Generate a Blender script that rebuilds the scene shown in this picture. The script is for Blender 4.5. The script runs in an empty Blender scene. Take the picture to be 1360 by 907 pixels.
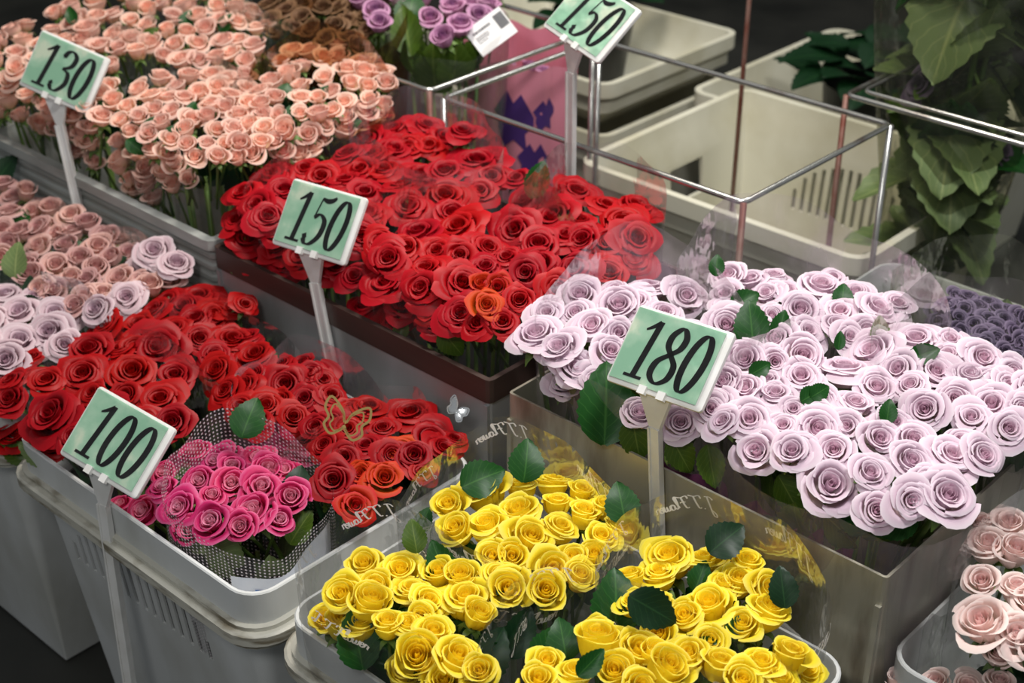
import bpy, math, random
import numpy as np
from mathutils import Vector, Matrix

# ------------------------------------------------------------------ camera, world, light
SC = bpy.context.scene
COL = SC.collection
F_PX, CX, CY = 1984.0, 680.0, 453.5
PITCH, YAW = math.radians(30.1), math.radians(42.8)
FH = Vector((-math.sin(YAW), math.cos(YAW), 0))
RT = Vector((math.cos(YAW), math.sin(YAW), 0))
FW = FH*math.cos(PITCH) + Vector((0, 0, -math.sin(PITCH)))
UP = RT.cross(FW)
EYE = Vector((0, 0, 1.45))
cam = bpy.data.cameras.new('camera'); camo = bpy.data.objects.new('camera', cam); COL.objects.link(camo)
camo.matrix_world = Matrix(((RT.x, UP.x, -FW.x, EYE.x), (RT.y, UP.y, -FW.y, EYE.y), (RT.z, UP.z, -FW.z, EYE.z), (0, 0, 0, 1)))
cam.sensor_width = 36; cam.lens = F_PX*36/1360; cam.clip_start = .05
cam.dof.use_dof = True; cam.dof.focus_distance = 1.52; cam.dof.aperture_fstop = 6.5
SC.camera = camo
w = bpy.data.worlds.new('world'); SC.world = w; w.use_nodes = True
w.node_tree.nodes['Background'].inputs[0].default_value = (.93, .97, 1, 1)
w.node_tree.nodes['Background'].inputs[1].default_value = .17

def area(name, loc, target, size, power, col=(1, 1, 1)):
    l = bpy.data.lights.new(name, 'AREA'); l.shape = 'DISK'; l.size = size; l.energy = power; l.color = col
    o = bpy.data.objects.new(name, l); COL.objects.link(o); o.location = loc
    o.rotation_euler = (Vector(target)-Vector(loc)).to_track_quat('-Z', 'Y').to_euler()
area('area_lamp', (-.30, 1.15, 2.35), (-.62, 1.1, .6), .40, 22, (1, .98, .96))
area('area_lamp', (-1.55, 1.45, 2.45), (-1.6, 1.25, .6), .40, 26, (1, .92, .83))
area('area_lamp', (-1.2, 2.9, 2.5), (-1.3, 2.3, .4), .5, 15, (1, .98, .92))
area('area_lamp', (-.15, -.55, 2.3), (-1.0, .9, .5), .5, 10, (1, .99, .97))  # unseen front fill light, added to brighten the bin and tub fronts
SC.view_settings.view_transform = 'Standard'; SC.view_settings.look = 'None'
SC.view_settings.exposure = .25; SC.view_settings.gamma = 1
SC.view_settings.use_curve_mapping = False
try: SC.cycles.transparent_max_bounces = 32
except Exception: pass

def ray(px, py): return FW + RT*((px-CX)/F_PX) - UP*((py-CY)/F_PX)
def at(px, py, z):
    d = ray(px, py); return EYE + d*((z-EYE.z)/d.z)
def atY(px, py, y):
    d = ray(px, py); return EYE + d*((y-EYE.y)/d.y)
def atX(px, py, x):
    d = ray(px, py); return EYE + d*((x-EYE.x)/d.x)
def dist(p): return (p-EYE).dot(FW)
RNG = random.Random(7)

# ------------------------------------------------------------------ materials
def lin(c):
    return tuple((v/12.92 if v <= .04045 else ((v+.055)/1.055)**2.4) for v in [x/255 for x in c]) + (1,)
def new_mat(name):
    m = bpy.data.materials.new(name); m.use_nodes = True
    nt = m.node_tree; nt.nodes.clear()
    out = nt.nodes.new('ShaderNodeOutputMaterial')
    return m, nt, out
def N(nt, t, **kw):
    n = nt.nodes.new(t)
    for k, v in kw.items(): setattr(n, k, v)
    return n
def ramp(nt, stops):
    r = nt.nodes.new('ShaderNodeValToRGB'); e = r.color_ramp.elements
    while len(e) < len(stops): e.new(.5)
    for i, (p, c) in enumerate(stops): e[i].position = p; e[i].color = c
    return r
def mixc(nt, fac, a, b, mode='MIX'):
    m = nt.nodes.new('ShaderNodeMix'); m.data_type = 'RGBA'; m.blend_type = mode
    for i, v in ((0, fac), (6, a), (7, b)):
        if hasattr(v, 'is_linked') or hasattr(v, 'links'): nt.links.new(v, m.inputs[i])
        else: m.inputs[i].default_value = v
    return m.outputs[2]
def plain(name, c, rough=.5, metal=0, noise=0, nscale=8, c2=None, bump=0, spec=.5, stretch=None, thr=(.35, .7)):
    m, nt, out = new_mat(name)
    p = N(nt, 'ShaderNodeBsdfPrincipled'); p.inputs['Roughness'].default_value = rough; p.inputs['Metallic'].default_value = metal
    p.inputs['Specular IOR Level'].default_value = spec
    p.inputs['Base Color'].default_value = lin(c)
    if noise or bump:
        tc = N(nt, 'ShaderNodeTexCoord'); mp = N(nt, 'ShaderNodeMapping'); nt.links.new(tc.outputs['Object'], mp.inputs[0])
        if stretch: mp.inputs['Scale'].default_value = stretch
        nz = N(nt, 'ShaderNodeTexNoise'); nz.inputs['Scale'].default_value = nscale; nz.inputs['Detail'].default_value = 6
        nt.links.new(mp.outputs[0], nz.inputs[0])
        if noise:
            r = ramp(nt, [(thr[0], (0, 0, 0, 1)), (thr[1], (noise, noise, noise, 1))]); nt.links.new(nz.outputs[0], r.inputs[0])
            nt.links.new(mixc(nt, r.outputs[0], lin(c), lin(c2)), p.inputs['Base Color'])
        if bump:
            b = N(nt, 'ShaderNodeBump'); b.inputs['Strength'].default_value = bump; b.inputs['Distance'].default_value = .004
            nt.links.new(nz.outputs[0], b.inputs['Height']); nt.links.new(b.outputs[0], p.inputs['Normal'])
    nt.links.new(p.outputs[0], out.inputs[0])
    return m
def petal_mat(name, base, main, edge, heart, var=.06, trans=.30, rough=.5, hv=.12):
    # UV.x = layer (0 heart .. 1 outside), UV.y = height on the petal
    m, nt, out = new_mat(name)
    uv = N(nt, 'ShaderNodeUVMap'); sx = N(nt, 'ShaderNodeSeparateXYZ'); nt.links.new(uv.outputs[0], sx.inputs[0])
    r = ramp(nt, [(0, lin(base)), (.45, lin(main)), (.86, lin(main)), (1, lin(edge))]); nt.links.new(sx.outputs[1], r.inputs[0])
    r2 = ramp(nt, [(0, (.85, .85, .85, 1)), (.5, (0, 0, 0, 1))]); nt.links.new(sx.outputs[0], r2.inputs[0])
    c = mixc(nt, r2.outputs[0], r.outputs[0], lin(heart))
    oi = N(nt, 'ShaderNodeObjectInfo')
    hs = N(nt, 'ShaderNodeHueSaturation')
    mr = N(nt, 'ShaderNodeMapRange'); mr.inputs[3].default_value = 1-2.2*var; mr.inputs[4].default_value = 1+var
    nt.links.new(oi.outputs['Random'], mr.inputs[0]); nt.links.new(mr.outputs[0], hs.inputs['Value'])
    mr2 = N(nt, 'ShaderNodeMapRange'); mr2.inputs[3].default_value = .5-var*hv; mr2.inputs[4].default_value = .5+var*hv
    nt.links.new(oi.outputs['Random'], mr2.inputs[0]); nt.links.new(mr2.outputs[0], hs.inputs['Hue'])
    nt.links.new(c, hs.inputs['Color'])
    p = N(nt, 'ShaderNodeBsdfPrincipled'); p.inputs['Roughness'].default_value = rough; p.inputs['Specular IOR Level'].default_value = .25
    nt.links.new(hs.outputs[0], p.inputs['Base Color'])
    t = N(nt, 'ShaderNodeBsdfTranslucent'); nt.links.new(hs.outputs[0], t.inputs[0])
    mx = N(nt, 'ShaderNodeMixShader'); mx.inputs[0].default_value = trans
    nt.links.new(p.outputs[0], mx.inputs[1]); nt.links.new(t.outputs[0], mx.inputs[2]); nt.links.new(mx.outputs[0], out.inputs[0])
    return m
def leaf_mat(name, c, vein, rough=.4):
    m, nt, out = new_mat(name)
    uv = N(nt, 'ShaderNodeUVMap'); sx = N(nt, 'ShaderNodeSeparateXYZ'); nt.links.new(uv.outputs[0], sx.inputs[0])
    # side veins slanting off the midrib
    ab = N(nt, 'ShaderNodeMath', operation='ABSOLUTE'); nt.links.new(sx.outputs[0], ab.inputs[0])
    a = N(nt, 'ShaderNodeMath', operation='MULTIPLY_ADD'); a.inputs[1].default_value = -.35; nt.links.new(ab.outputs[0], a.inputs[0]); nt.links.new(sx.outputs[1], a.inputs[2])
    s = N(nt, 'ShaderNodeMath', operation='MULTIPLY'); s.inputs[1].default_value = 44; nt.links.new(a.outputs[0], s.inputs[0])
    sn = N(nt, 'ShaderNodeMath', operation='SINE'); nt.links.new(s.outputs[0], sn.inputs[0])
    r = ramp(nt, [(.9, (0, 0, 0, 1)), (1, (.35, .35, .35, 1))]); nt.links.new(sn.outputs[0], r.inputs[0])
    rm = ramp(nt, [(.0, (.8, .8, .8, 1)), (.07, (0, 0, 0, 1))]); nt.links.new(ab.outputs[0], rm.inputs[0])
    mxv = N(nt, 'ShaderNodeMath', operation='MAXIMUM'); nt.links.new(r.outputs[0], mxv.inputs[0]); nt.links.new(rm.outputs[0], mxv.inputs[1])
    col = mixc(nt, mxv.outputs[0], lin(c), lin(vein))
    p = N(nt, 'ShaderNodeBsdfPrincipled'); p.inputs['Roughness'].default_value = rough; p.inputs['Specular IOR Level'].default_value = .3
    nt.links.new(col, p.inputs['Base Color'])
    t = N(nt, 'ShaderNodeBsdfTranslucent'); nt.links.new(col, t.inputs[0])
    mx = N(nt, 'ShaderNodeMixShader'); mx.inputs[0].default_value = .18
    nt.links.new(p.outputs[0], mx.inputs[1]); nt.links.new(t.outputs[0], mx.inputs[2]); nt.links.new(mx.outputs[0], out.inputs[0])
    return m
def cello(name, haze=.05, tint=(250, 250, 250), hazecol=(235, 235, 238), dots=False, bump=.25, rough=.10):
    m, nt, out = new_mat(name)
    tc = N(nt, 'ShaderNodeTexCoord'); nz = N(nt, 'ShaderNodeTexNoise'); nz.inputs['Scale'].default_value = 22; nz.inputs['Detail'].default_value = 3
    mp = N(nt, 'ShaderNodeMapping'); mp.inputs['Scale'].default_value = (1, 1, .6)
    nt.links.new(tc.outputs['Object'], mp.inputs[0]); nt.links.new(mp.outputs[0], nz.inputs[0])
    b = N(nt, 'ShaderNodeBump'); b.inputs['Strength'].default_value = bump; b.inputs['Distance'].default_value = .02
    nt.links.new(nz.outputs[0], b.inputs['Height'])
    tr = N(nt, 'ShaderNodeBsdfTransparent'); tr.inputs[0].default_value = lin(tint)
    gl = N(nt, 'ShaderNodeBsdfGlossy'); gl.inputs['Roughness'].default_value = rough; nt.links.new(b.outputs[0], gl.inputs['Normal'])
    fr = N(nt, 'ShaderNodeFresnel'); fr.inputs[0].default_value = 1.45; nt.links.new(b.outputs[0], fr.inputs['Normal'])
    mx = N(nt, 'ShaderNodeMixShader'); fm = N(nt, 'ShaderNodeMath', operation='MULTIPLY'); fm.inputs[1].default_value = .42; fm.use_clamp = True; nt.links.new(fr.outputs[0], fm.inputs[0]); nt.links.new(fm.outputs[0], mx.inputs[0]); nt.links.new(tr.outputs[0], mx.inputs[1]); nt.links.new(gl.outputs[0], mx.inputs[2])
    df = N(nt, 'ShaderNodeBsdfDiffuse'); df.inputs[0].default_value = lin(hazecol)
    m2 = N(nt, 'ShaderNodeMixShader')
    nz2 = N(nt, 'ShaderNodeTexNoise'); nz2.inputs['Scale'].default_value = 14; nz2.inputs['Detail'].default_value = 4; nz2.inputs['Distortion'].default_value = .8
    nt.links.new(mp.outputs[0], nz2.inputs[0]); hr = ramp(nt, [(.35, (haze*.25,)*3+(1,)), (.6, (haze,)*3+(1,)), (.72, (min(1, haze*2.6),)*3+(1,))]); nt.links.new(nz2.outputs[0], hr.inputs[0]); nt.links.new(hr.outputs[0], m2.inputs[0])
    if dots:
        uv = N(nt, 'ShaderNodeUVMap'); vm = N(nt, 'ShaderNodeVectorMath', operation='SCALE'); vm.inputs['Scale'].default_value = 1/.0044
        nt.links.new(uv.outputs[0], vm.inputs[0])
        fv = N(nt, 'ShaderNodeVectorMath', operation='FRACTION'); nt.links.new(vm.outputs[0], fv.inputs[0])
        ds = N(nt, 'ShaderNodeVectorMath', operation='DISTANCE'); ds.inputs[1].default_value = (.5, .5, 0); nt.links.new(fv.outputs[0], ds.inputs[0])
        rr = ramp(nt, [(.20, (.8, .8, .8, 1)), (.25, (haze, haze, haze, 1))]); nt.links.new(ds.outputs['Value'], rr.inputs[0])
        nt.links.new(rr.outputs[0], m2.inputs[0])
    nt.links.new(mx.outputs[0], m2.inputs[1]); nt.links.new(df.outputs[0], m2.inputs[2]); nt.links.new(m2.outputs[0], out.inputs[0])
    return m
def card_mat():
    m, nt, out = new_mat('mint_card')
    tc = N(nt, 'ShaderNodeTexCoord'); nz = N(nt, 'ShaderNodeTexNoise'); nz.inputs['Scale'].default_value = 26; nz.inputs['Detail'].default_value = 4
    nt.links.new(tc.outputs['Object'], nz.inputs[0])
    r = ramp(nt, [(.42, lin((150, 198, 168))), (.58, lin((176, 213, 186))), (.68, lin((214, 228, 204)))]); nt.links.new(nz.outputs[0], r.inputs[0])
    p = N(nt, 'ShaderNodeBsdfPrincipled'); p.inputs['Roughness'].default_value = .4
    nt.links.new(r.outputs[0], p.inputs['Base Color']); nt.links.new(p.outputs[0], out.inputs[0])
    return m

M = {}
M['lav'] = petal_mat('lavender_petal', (222, 204, 194), (230, 206, 221), (245, 232, 241), (228, 192, 210), var=.04)
M['red'] = petal_mat('red_petal', (96, 6, 10), (164, 8, 16), (184, 14, 22), (140, 4, 12), rough=.45, hv=.03)
M['redD'] = petal_mat('crimson_petal', (100, 6, 12), (180, 8, 22), (200, 18, 34), (152, 5, 16), rough=.45, hv=.03)
M['yel'] = petal_mat('yellow_petal', (240, 220, 70), (254, 232, 52), (254, 240, 110), (252, 220, 34), var=.03, trans=.36, hv=.06)
M['pink'] = petal_mat('pink_petal', (176, 20, 66), (212, 46, 108), (236, 112, 160), (250, 194, 214))
M['peach'] = petal_mat('peach_petal', (228, 200, 150), (248, 204, 186), (252, 222, 208), (244, 184, 164), var=.05, trans=.36)
M['dusty'] = petal_mat('dusty_pink_petal', (208, 190, 140), (216, 168, 160), (228, 190, 186), (204, 146, 146), var=.1)
M['lilac'] = petal_mat('pale_lilac_petal', (210, 190, 186), (216, 188, 196), (232, 214, 220), (200, 166, 184))
M['blush'] = petal_mat('blush_petal', (240, 232, 206), (249, 224, 218), (251, 236, 230), (247, 208, 206), var=.03)
M['mauve'] = petal_mat('mauve_petal', (170, 110, 130), (208, 150, 190), (224, 176, 206), (130, 70, 130))
M['brown'] = petal_mat('faded_brown_petal', (70, 56, 36), (124, 92, 66), (150, 116, 84), (100, 66, 50))
M['violet'] = petal_mat('violet_petal', (66, 58, 66), (98, 84, 110), (134, 118, 146), (60, 44, 76))
M['orange'] = petal_mat('orange_tinted_petal', (150, 120, 20), (206, 62, 22), (216, 40, 28), (196, 30, 24))
M['leaf'] = leaf_mat('rose_leaf', (22, 72, 22), (62, 112, 48))
M['leafd'] = leaf_mat('dark_leaf', (16, 46, 24), (40, 76, 42))
M['leafl'] = leaf_mat('olive_leaf', (66, 92, 26), (116, 136, 60))
M['leafg'] = leaf_mat('greygreen_leaf', (104, 124, 76), (160, 170, 112), .45)
M['stem'] = plain('stem_green', (72, 112, 46), .5, noise=.7, nscale=30, c2=(120, 132, 60))
M['cello'] = cello('clear_cellophane', .025)
M['cello_sheen'] = cello('sheen_cellophane', .11, hazecol=(240, 224, 236))  # pinkish reflected sheen of the film is painted in through its haze colour
M['cello_brown'] = cello('brownish_cellophane', .06, tint=(206, 178, 146), hazecol=(140, 100, 70))
M['cello_dots'] = cello('dotted_cellophane', .03, dots=True, hazecol=(244, 236, 240))
M['cello_thick'] = cello('grey_cellophane', .045, tint=(235, 235, 225), hazecol=(190, 195, 180), bump=.8, rough=.15)
M['film'] = cello('tag_film', .01, bump=.5, rough=.06)
M['white'] = plain('white_plastic', (226, 226, 224), .35, noise=.35, nscale=30, c2=(180, 176, 164))
M['card'] = card_mat()
M['ink'] = plain('black_ink', (14, 14, 16), .3)
M['print'] = petal_mat('white_print', (250, 250, 250), (250, 250, 250), (250, 250, 250), (250, 250, 250), var=0, trans=.5)
M['tub'] = plain('tub_plastic', (206, 209, 209), .38, noise=.55, nscale=7, c2=(140, 138, 122), thr=(.45, .72), stretch=(1, 1, .5))
M['dirt'] = plain('dirty_ledge', (190, 188, 176), .5, noise=.85, nscale=38, c2=(96, 84, 58), thr=(.48, .66), stretch=(.5, .5, 3))
M['frost'] = plain('frosted_plastic', (206, 208, 208), .3, noise=.3, nscale=8, c2=(160, 160, 152))
M['cream'] = plain('cream_crate_plastic', (208, 206, 188), .5, noise=.5, nscale=7, c2=(160, 152, 112), thr=(.45, .75))
M['greytray'] = plain('grey_tray_plastic', (176, 180, 176), .5, noise=.6, nscale=14, c2=(112, 114, 108), stretch=(.6, .6, 3))
M['steel'] = plain('brushed_steel', (184, 187, 190), .4, metal=.35, noise=.6, nscale=9, c2=(116, 114, 106), stretch=(1, 1, .3), bump=.08)
M['steelE'] = plain('stained_steel', (178, 174, 158), .38, metal=.4, noise=.85, nscale=13, c2=(82, 62, 36), stretch=(1.6, 1.6, .35), thr=(.5, .72), bump=.08)
M['band'] = plain('dark_band', (78, 60, 54), .45, noise=.7, nscale=10, c2=(48, 36, 32), stretch=(.4, .4, 3))
M['wire'] = plain('wire_steel', (196, 196, 192), .25, metal=.9, noise=.6, nscale=18, c2=(120, 84, 62), thr=(.55, .7))
M['rust'] = plain('rusty_wire', (112, 60, 46), .5, metal=.4, noise=.7, nscale=25, c2=(150, 130, 120))
M['pinkpaper'] = plain('pink_paper', (222, 140, 158), .6, noise=.3, nscale=6, c2=(200, 104, 130))
M['purpleprint'] = plain('purple_print', (70, 40, 110), .6)
M['tissue'] = plain('purple_tissue', (112, 52, 88), .7, noise=.5, nscale=30, c2=(84, 34, 66))
M['band_paper'] = plain('white_paper', (226, 230, 238), .6, noise=.25, nscale=60, c2=(190, 200, 220))
M['blue'] = plain('blue_sticker', (70, 120, 190), .4)
M['gold'] = plain('gold_foil', (240, 204, 130), .15, metal=.9)
M['silver'] = plain('silver_foil', (235, 238, 240), .12, metal=.9)
M['black'] = plain('black_bucket_plastic', (26, 28, 28), .4)
M['floor'] = plain('wet_concrete', (52, 52, 48), .55, noise=.8, nscale=5, c2=(24, 26, 24))
M['label'] = plain('paper_label', (232, 232, 232), .5)
M['grey_ink'] = plain('grey_ink', (70, 70, 76), .5)

# ------------------------------------------------------------------ mesh helpers
class MB:
    def __init__(s): s.v = []; s.f = []; s.uv = []; s.has = False
    def add(s, vs, fs, uv=None):
        k = len(s.v); s.v += [tuple(p) for p in vs]; s.f += [tuple(i+k for i in f) for f in fs]
        s.uv += (uv if uv else [(0, 0)]*len(vs)); s.has |= bool(uv)
        return s
    def grid(s, fn, nu, nv, closed=False, uvfn=None):
        vs, uv = [], []
        cols = nu if closed else nu+1
        for j in range(nv+1):
            for i in range(cols):
                u, v = i/nu, j/nv
                vs.append(fn(u, v)); uv.append(uvfn(u, v) if uvfn else (u, v))
        fs = []
        for j in range(nv):
            for i in range(nu):
                a = j*cols+i; b = j*cols+(i+1) % cols
                fs.append((a, b, b+cols, a+cols))
        return s.add(vs, fs, uv)
    def tube(s, pts, r, n=6, cap=True):
        pts = [Vector(p) for p in pts]; rs = r if isinstance(r, (list, tuple)) else [r]*len(pts)
        vs = []
        for i, p in enumerate(pts):
            t = (pts[min(i+1, len(pts)-1)]-pts[max(i-1, 0)]).normalized()
            a = t.orthogonal().normalized() if i == 0 else (pa - t*pa.dot(t)).normalized()
            pa = a; b = t.cross(a)
            for k in range(n):
                an = 2*math.pi*k/n; vs.append(p + (a*math.cos(an)+b*math.sin(an))*rs[i])
        fs = [(i*n+k, i*n+(k+1) % n, (i+1)*n+(k+1) % n, (i+1)*n+k) for i in range(len(pts)-1) for k in range(n)]
        if cap: fs += [tuple(range(n))[::-1], tuple((len(pts)-1)*n+k for k in range(n))]
        return s.add(vs, fs)
    def box(s, c, h, R=None):
        vs = []
        for x in (-1, 1):
            for y in (-1, 1):
                for z in (-1, 1):
                    p = Vector((x*h[0], y*h[1], z*h[2]))
                    if R is not None: p = R @ p
                    vs.append(Vector(c)+p)
        return s.add(vs, [(0, 1, 3, 2), (4, 6, 7, 5), (0, 4, 5, 1), (2, 3, 7, 6), (0, 2, 6, 4), (1, 5, 7, 3)])
    def mesh(s, name, mat=None, smooth=True, off=None):
        me = bpy.data.meshes.new(name)
        vs = s.v if off is None else [(p[0]-off[0], p[1]-off[1], p[2]-off[2]) for p in s.v]
        me.from_pydata(vs, [], s.f)
        if s.has:
            ul = me.uv_layers.new(name='UVMap')
            idx = np.empty(len(me.loops), dtype=np.int32); me.loops.foreach_get('vertex_index', idx)
            ul.data.foreach_set('uv', np.array(s.uv, dtype=np.float32)[idx].ravel())
        if smooth: me.polygons.foreach_set('use_smooth', [True]*len(me.polygons))
        if mat: me.materials.append(mat)
        me.update(); return me

def link(name, me, parent=None):
    o = bpy.data.objects.new(name, me); COL.objects.link(o)
    if parent: o.parent = parent
    return o
def tag(o, label, cat, group=None, kind=None):
    if label: o['label'] = label
    if cat: o['category'] = cat
    if group: o['group'] = group
    if kind: o['kind'] = kind
    return o
def empty(name, loc, label, cat, group=None):
    o = bpy.data.objects.new(name, None); COL.objects.link(o); o.location = loc; o.empty_display_size = .05
    return tag(o, label, cat, group)
def part(name, mb, mat, parent, smooth=True):
    return link(name, mb.mesh(name, mat, smooth, off=parent.location), parent)

def rrect(x0, x1, y0, y1, r, n=6):
    pts = []
    r = max(r, 1e-4)
    for (cx, cy, a0) in ((x1-r, y1-r, 0), (x0+r, y1-r, 90), (x0+r, y0+r, 180), (x1-r, y0+r, 270)):
        for k in range(n+1):
            a = math.radians(a0+90*k/n); pts.append((cx+r*math.cos(a), cy+r*math.sin(a)))
    return pts
def loft(mb, x0, x1, y0, y1, rad, prof, n=6, cap0=True, cap1=True):
    loops = []
    for ins, z in prof:
        loops.append([(p[0], p[1], z) for p in rrect(x0+ins, x1-ins, y0+ins, y1-ins, max(rad-ins, .002), n)])
    k = len(loops[0]); vs = [p for l in loops for p in l]
    fs = [(j*k+i, j*k+(i+1) % k, (j+1)*k+(i+1) % k, (j+1)*k+i) for j in range(len(loops)-1) for i in range(k)]
    if cap0: fs.append(tuple(range(k))[::-1])
    if cap1: fs.append(tuple((len(loops)-1)*k+i for i in range(k)))
    return mb.add(vs, fs)
def cut(me, cutters):
    o = bpy.data.objects.new('tmp_body', me); COL.objects.link(o)
    c = bpy.data.objects.new('tmp_cut', cutters); COL.objects.link(c)
    md = o.modifiers.new('b', 'BOOLEAN'); md.object = c; md.operation = 'DIFFERENCE'; md.solver = 'EXACT'
    bpy.context.view_layer.update()
    r = bpy.data.meshes.new_from_object(o.evaluated_get(bpy.context.evaluated_depsgraph_get()))
    bpy.data.objects.remove(o); bpy.data.objects.remove(c)
    return r
def sharp(me, deg=35):
    me.polygons.foreach_set('use_smooth', [True]*len(me.polygons))
    try: me.set_sharp_from_angle(angle=math.radians(deg))
    except Exception: pass

# ------------------------------------------------------------------ the setting
fl = MB().box((-1.4, 2.4, -.02), (4, 4, .02)); o = link('floor', fl.mesh('floor', M['floor'], False)); o['kind'] = 'structure'
bw = MB().box((-3.6, 4.6, 1.3), (.04, 3.2, 1.35), Matrix.Rotation(math.radians(-42), 3, 'Z'))
o = link('wall_back', bw.mesh('wall_back', plain('dark_market_wall', (46, 50, 44), .8, noise=.6, nscale=3, c2=(22, 26, 22)), False)); o['kind'] = 'structure'

# ------------------------------------------------------------------ tubs, bins, crates, stands
def arc_slots(mb, c, axis, width, hmax, n, gap, th=.03, z=None):
    # an arch of upright vent slots; axis 'x': slots on a wall facing y
    for i in range(n):
        q = (i+.5)/n*2-1
        h = hmax*max(.18, math.sqrt(max(0, 1-q*q)))
        cx = c[0]+(q*width/2 if axis == 'x' else 0); cy = c[1]+(q*width/2 if axis == 'y' else 0)
        hh = (gap/2, th, h/2) if axis == 'x' else (th, gap/2, h/2)
        mb.box((cx, cy, c[2]+h/2-hmax/2), hh)
def tub(name, x0, x1, y0, y1, zt, label, mat, slots=True, cat='tub', flange=True, z0=.004):
    e = empty(name, ((x0+x1)/2, (y0+y1)/2, z0), label, cat, 'tubs of cut roses')
    g = zt-.45
    prof = [(.055, z0), (.014, .385+g), (.014, .40+g), (.0, .412+g), (0, zt), (.0015, zt+.0015), (.0045, zt+.0015), (.0055, zt-.002), (.0062, .412+g), (.0168, .399+g), (.0168, .384+g), (.0575, z0+.012)]
    me = loft(MB(), x0, x1, y0, y1, .035, prof).mesh('body', mat, True, off=e.location)
    if slots:
        cm = MB()
        arc_slots(cm, ((x0+x1)/2-.03, y0+.03, .325+g), 'x', (x1-x0)*.62, .085, 16, .0075)
        me = cut(me, cm.mesh('cut', None, False, off=e.location))
    sharp(me, 40)
    link('body', me, e)
    if flange:
        fp = [(.012, .384+g), (-.008, .384+g), (-.008, .392+g), (-.014, .392+g), (-.014, .404+g), (-.011, .406+g), (-.006, .406+g), (-.006, .411+g), (-.002, .412+g), (.002, .412+g), (.004, .40+g)]
        m2 = loft(MB(), x0, x1, y0, y1, .035, fp, cap0=False, cap1=False).mesh('rim_flange', M['dirt'], True, off=e.location); sharp(m2, 20)
        fo = link('rim_flange', m2, e); fo['label'] = 'grimy ledge running round the tub below its rim'
    return e
tA = tub('flower_tub', -1.462, -1.003, .690, 1.028, .45, 'white plastic tub with vent slots holding red and hot pink roses', M['tub'])
lm = loft(MB(), -1.435, -1.03, .719, 1.0, .03, [(.035, .02), (.0, .385), (.003, .385), (.038, .03)]).mesh('slot_shade', M['black'], True, off=tA.location); sharp(lm, 40)  # dark inner shell added so the vent slots look shaded
lo = link('slot_shade', lm, tA); lo['label'] = 'added dark shell inside the tub, standing in for shade behind the vent slots'
tub('flower_tub', -.969, -.500, .700, 1.030, .45, 'white plastic tub holding the yellow roses', M['tub'], slots=False)
tub('flower_tub', -1.975, -1.492, .690, 1.028, .45, 'white plastic tub of dusty pink and lilac roses', M['tub'], slots=False)
tub('flower_tub', -.486, -.02, 1.058, 1.40, .45, 'frosted plastic tub holding the blush roses', M['frost'], slots=False, flange=False)
tub('flower_tub', -.93, -.45, 1.46, 1.82, .45, 'plastic tub behind the lavender roses, holding violet flowers', M['greytray'], slots=False, flange=False)

def bin_(name, x0, x1, y0, y1, zt, label, mat, band=None, cat='bin'):
    e = empty(name, ((x0+x1)/2, (y0+y1)/2, .004), label, cat)
    t = .003
    me = loft(MB(), x0, x1, y0, y1, .004, [(.0, .004), (0, zt), (t, zt), (t, .01)], n=2).mesh('body', mat, False, off=e.location)
    link('body', me, e)
    if band:
        b = loft(MB(), x0, x1, y0, y1, .004, [(.0, zt-.030), (-.003, zt-.030), (-.003, zt+.001), (t+.001, zt+.001), (t+.001, zt-.03)], n=2, cap0=False, cap1=False).mesh('rim_band', band, False, off=e.location)
        bo = link('rim_band', b, e); bo['label'] = 'dark brown folded band round the bin rim'
    for xx in (x0+.004, x1-.004):
        sm = MB().box((xx, y0-.0015, zt/2), (.003, .002, zt/2-.034)); part('corner_seam', sm, mat, e, False)
    return e
bin_('metal_bin', -1.522, -1.012, 1.055, 1.425, .55, 'grey metal bin with dark brown rim band holding red roses', M['steel'], M['band'])
bin_('metal_bin', -.980, -.492, 1.052, 1.425, .55, 'rust-stained metal bin holding lavender roses', M['steelE'])
# ribbed grey tray of the peach spray roses
e = empty('grey_tray', (-1.82, 1.25, .004), 'ribbed grey plastic tray holding peach spray roses', 'tray')
pr = [(.03, .004)]
zz = .36
while zz < .535:
    pr += [(.006, zz), (.003, zz+.004), (.003, zz+.010), (.006, zz+.013)]; zz += .0175
pr += [(-.004, .537), (-.004, .552), (.010, .552), (.012, .53), (.035, .012)]
me = loft(MB(), -2.12, -1.536, 1.057, 1.45, .012, pr, n=3).mesh('body', M['greytray'], True, off=e.location); sharp(me, 30); link('body', me, e)

def crate(x0, x1, y0, y1, zb, zt, label, slots_near=False, slots_far=False, hole=None):
    e = empty('plastic_crate', ((x0+x1)/2, (y0+y1)/2, zb), label, 'crate', 'cream plastic crates behind the flowers')
    t = .006
    prof = [(.05, zb), (.018, zt-.07), (.004, zt-.066), (.004, zt-.03), (-.008, zt-.03), (-.008, zt), (.006, zt), (.012, zt-.03), (.026, zt-.07), (.058, zb+.012)]
    me = loft(MB(), x0, x1, y0, y1, .03, prof, n=5).mesh('body', M['cream'], True, off=e.location)
    cm = MB()
    if slots_near: arc_slots(cm, ((x0+x1)/2+.02, y0+.03, zt-.15), 'x', .24, .10, 15, .007, .05)
    if slots_far: arc_slots(cm, ((x0+x1)/2, y1-.03, zt-.14), 'x', .26, .11, 14, .008, .05)
    if hole: cm.box((x0+.02, hole, zt-.12), (.06, .05, .035))
    if cm.v: me = cut(me, cm.mesh('cut', None, False, off=e.location))
    sharp(me, 40); link('body', me, e)
    return e
crate(-1.545, -.985, 1.845, 2.33, .004, .42, 'empty cream plastic crate with vent slots, under the wire stand', True, True, 2.12)
crate(-2.34, -1.785, 2.20, 2.65, .004, .29, 'lower of two stacked cream crates, left of the empty crate')
crate(-2.34, -1.785, 2.20, 2.65, .292, .40, 'shallow cream crate on top of the stack of two')
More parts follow.
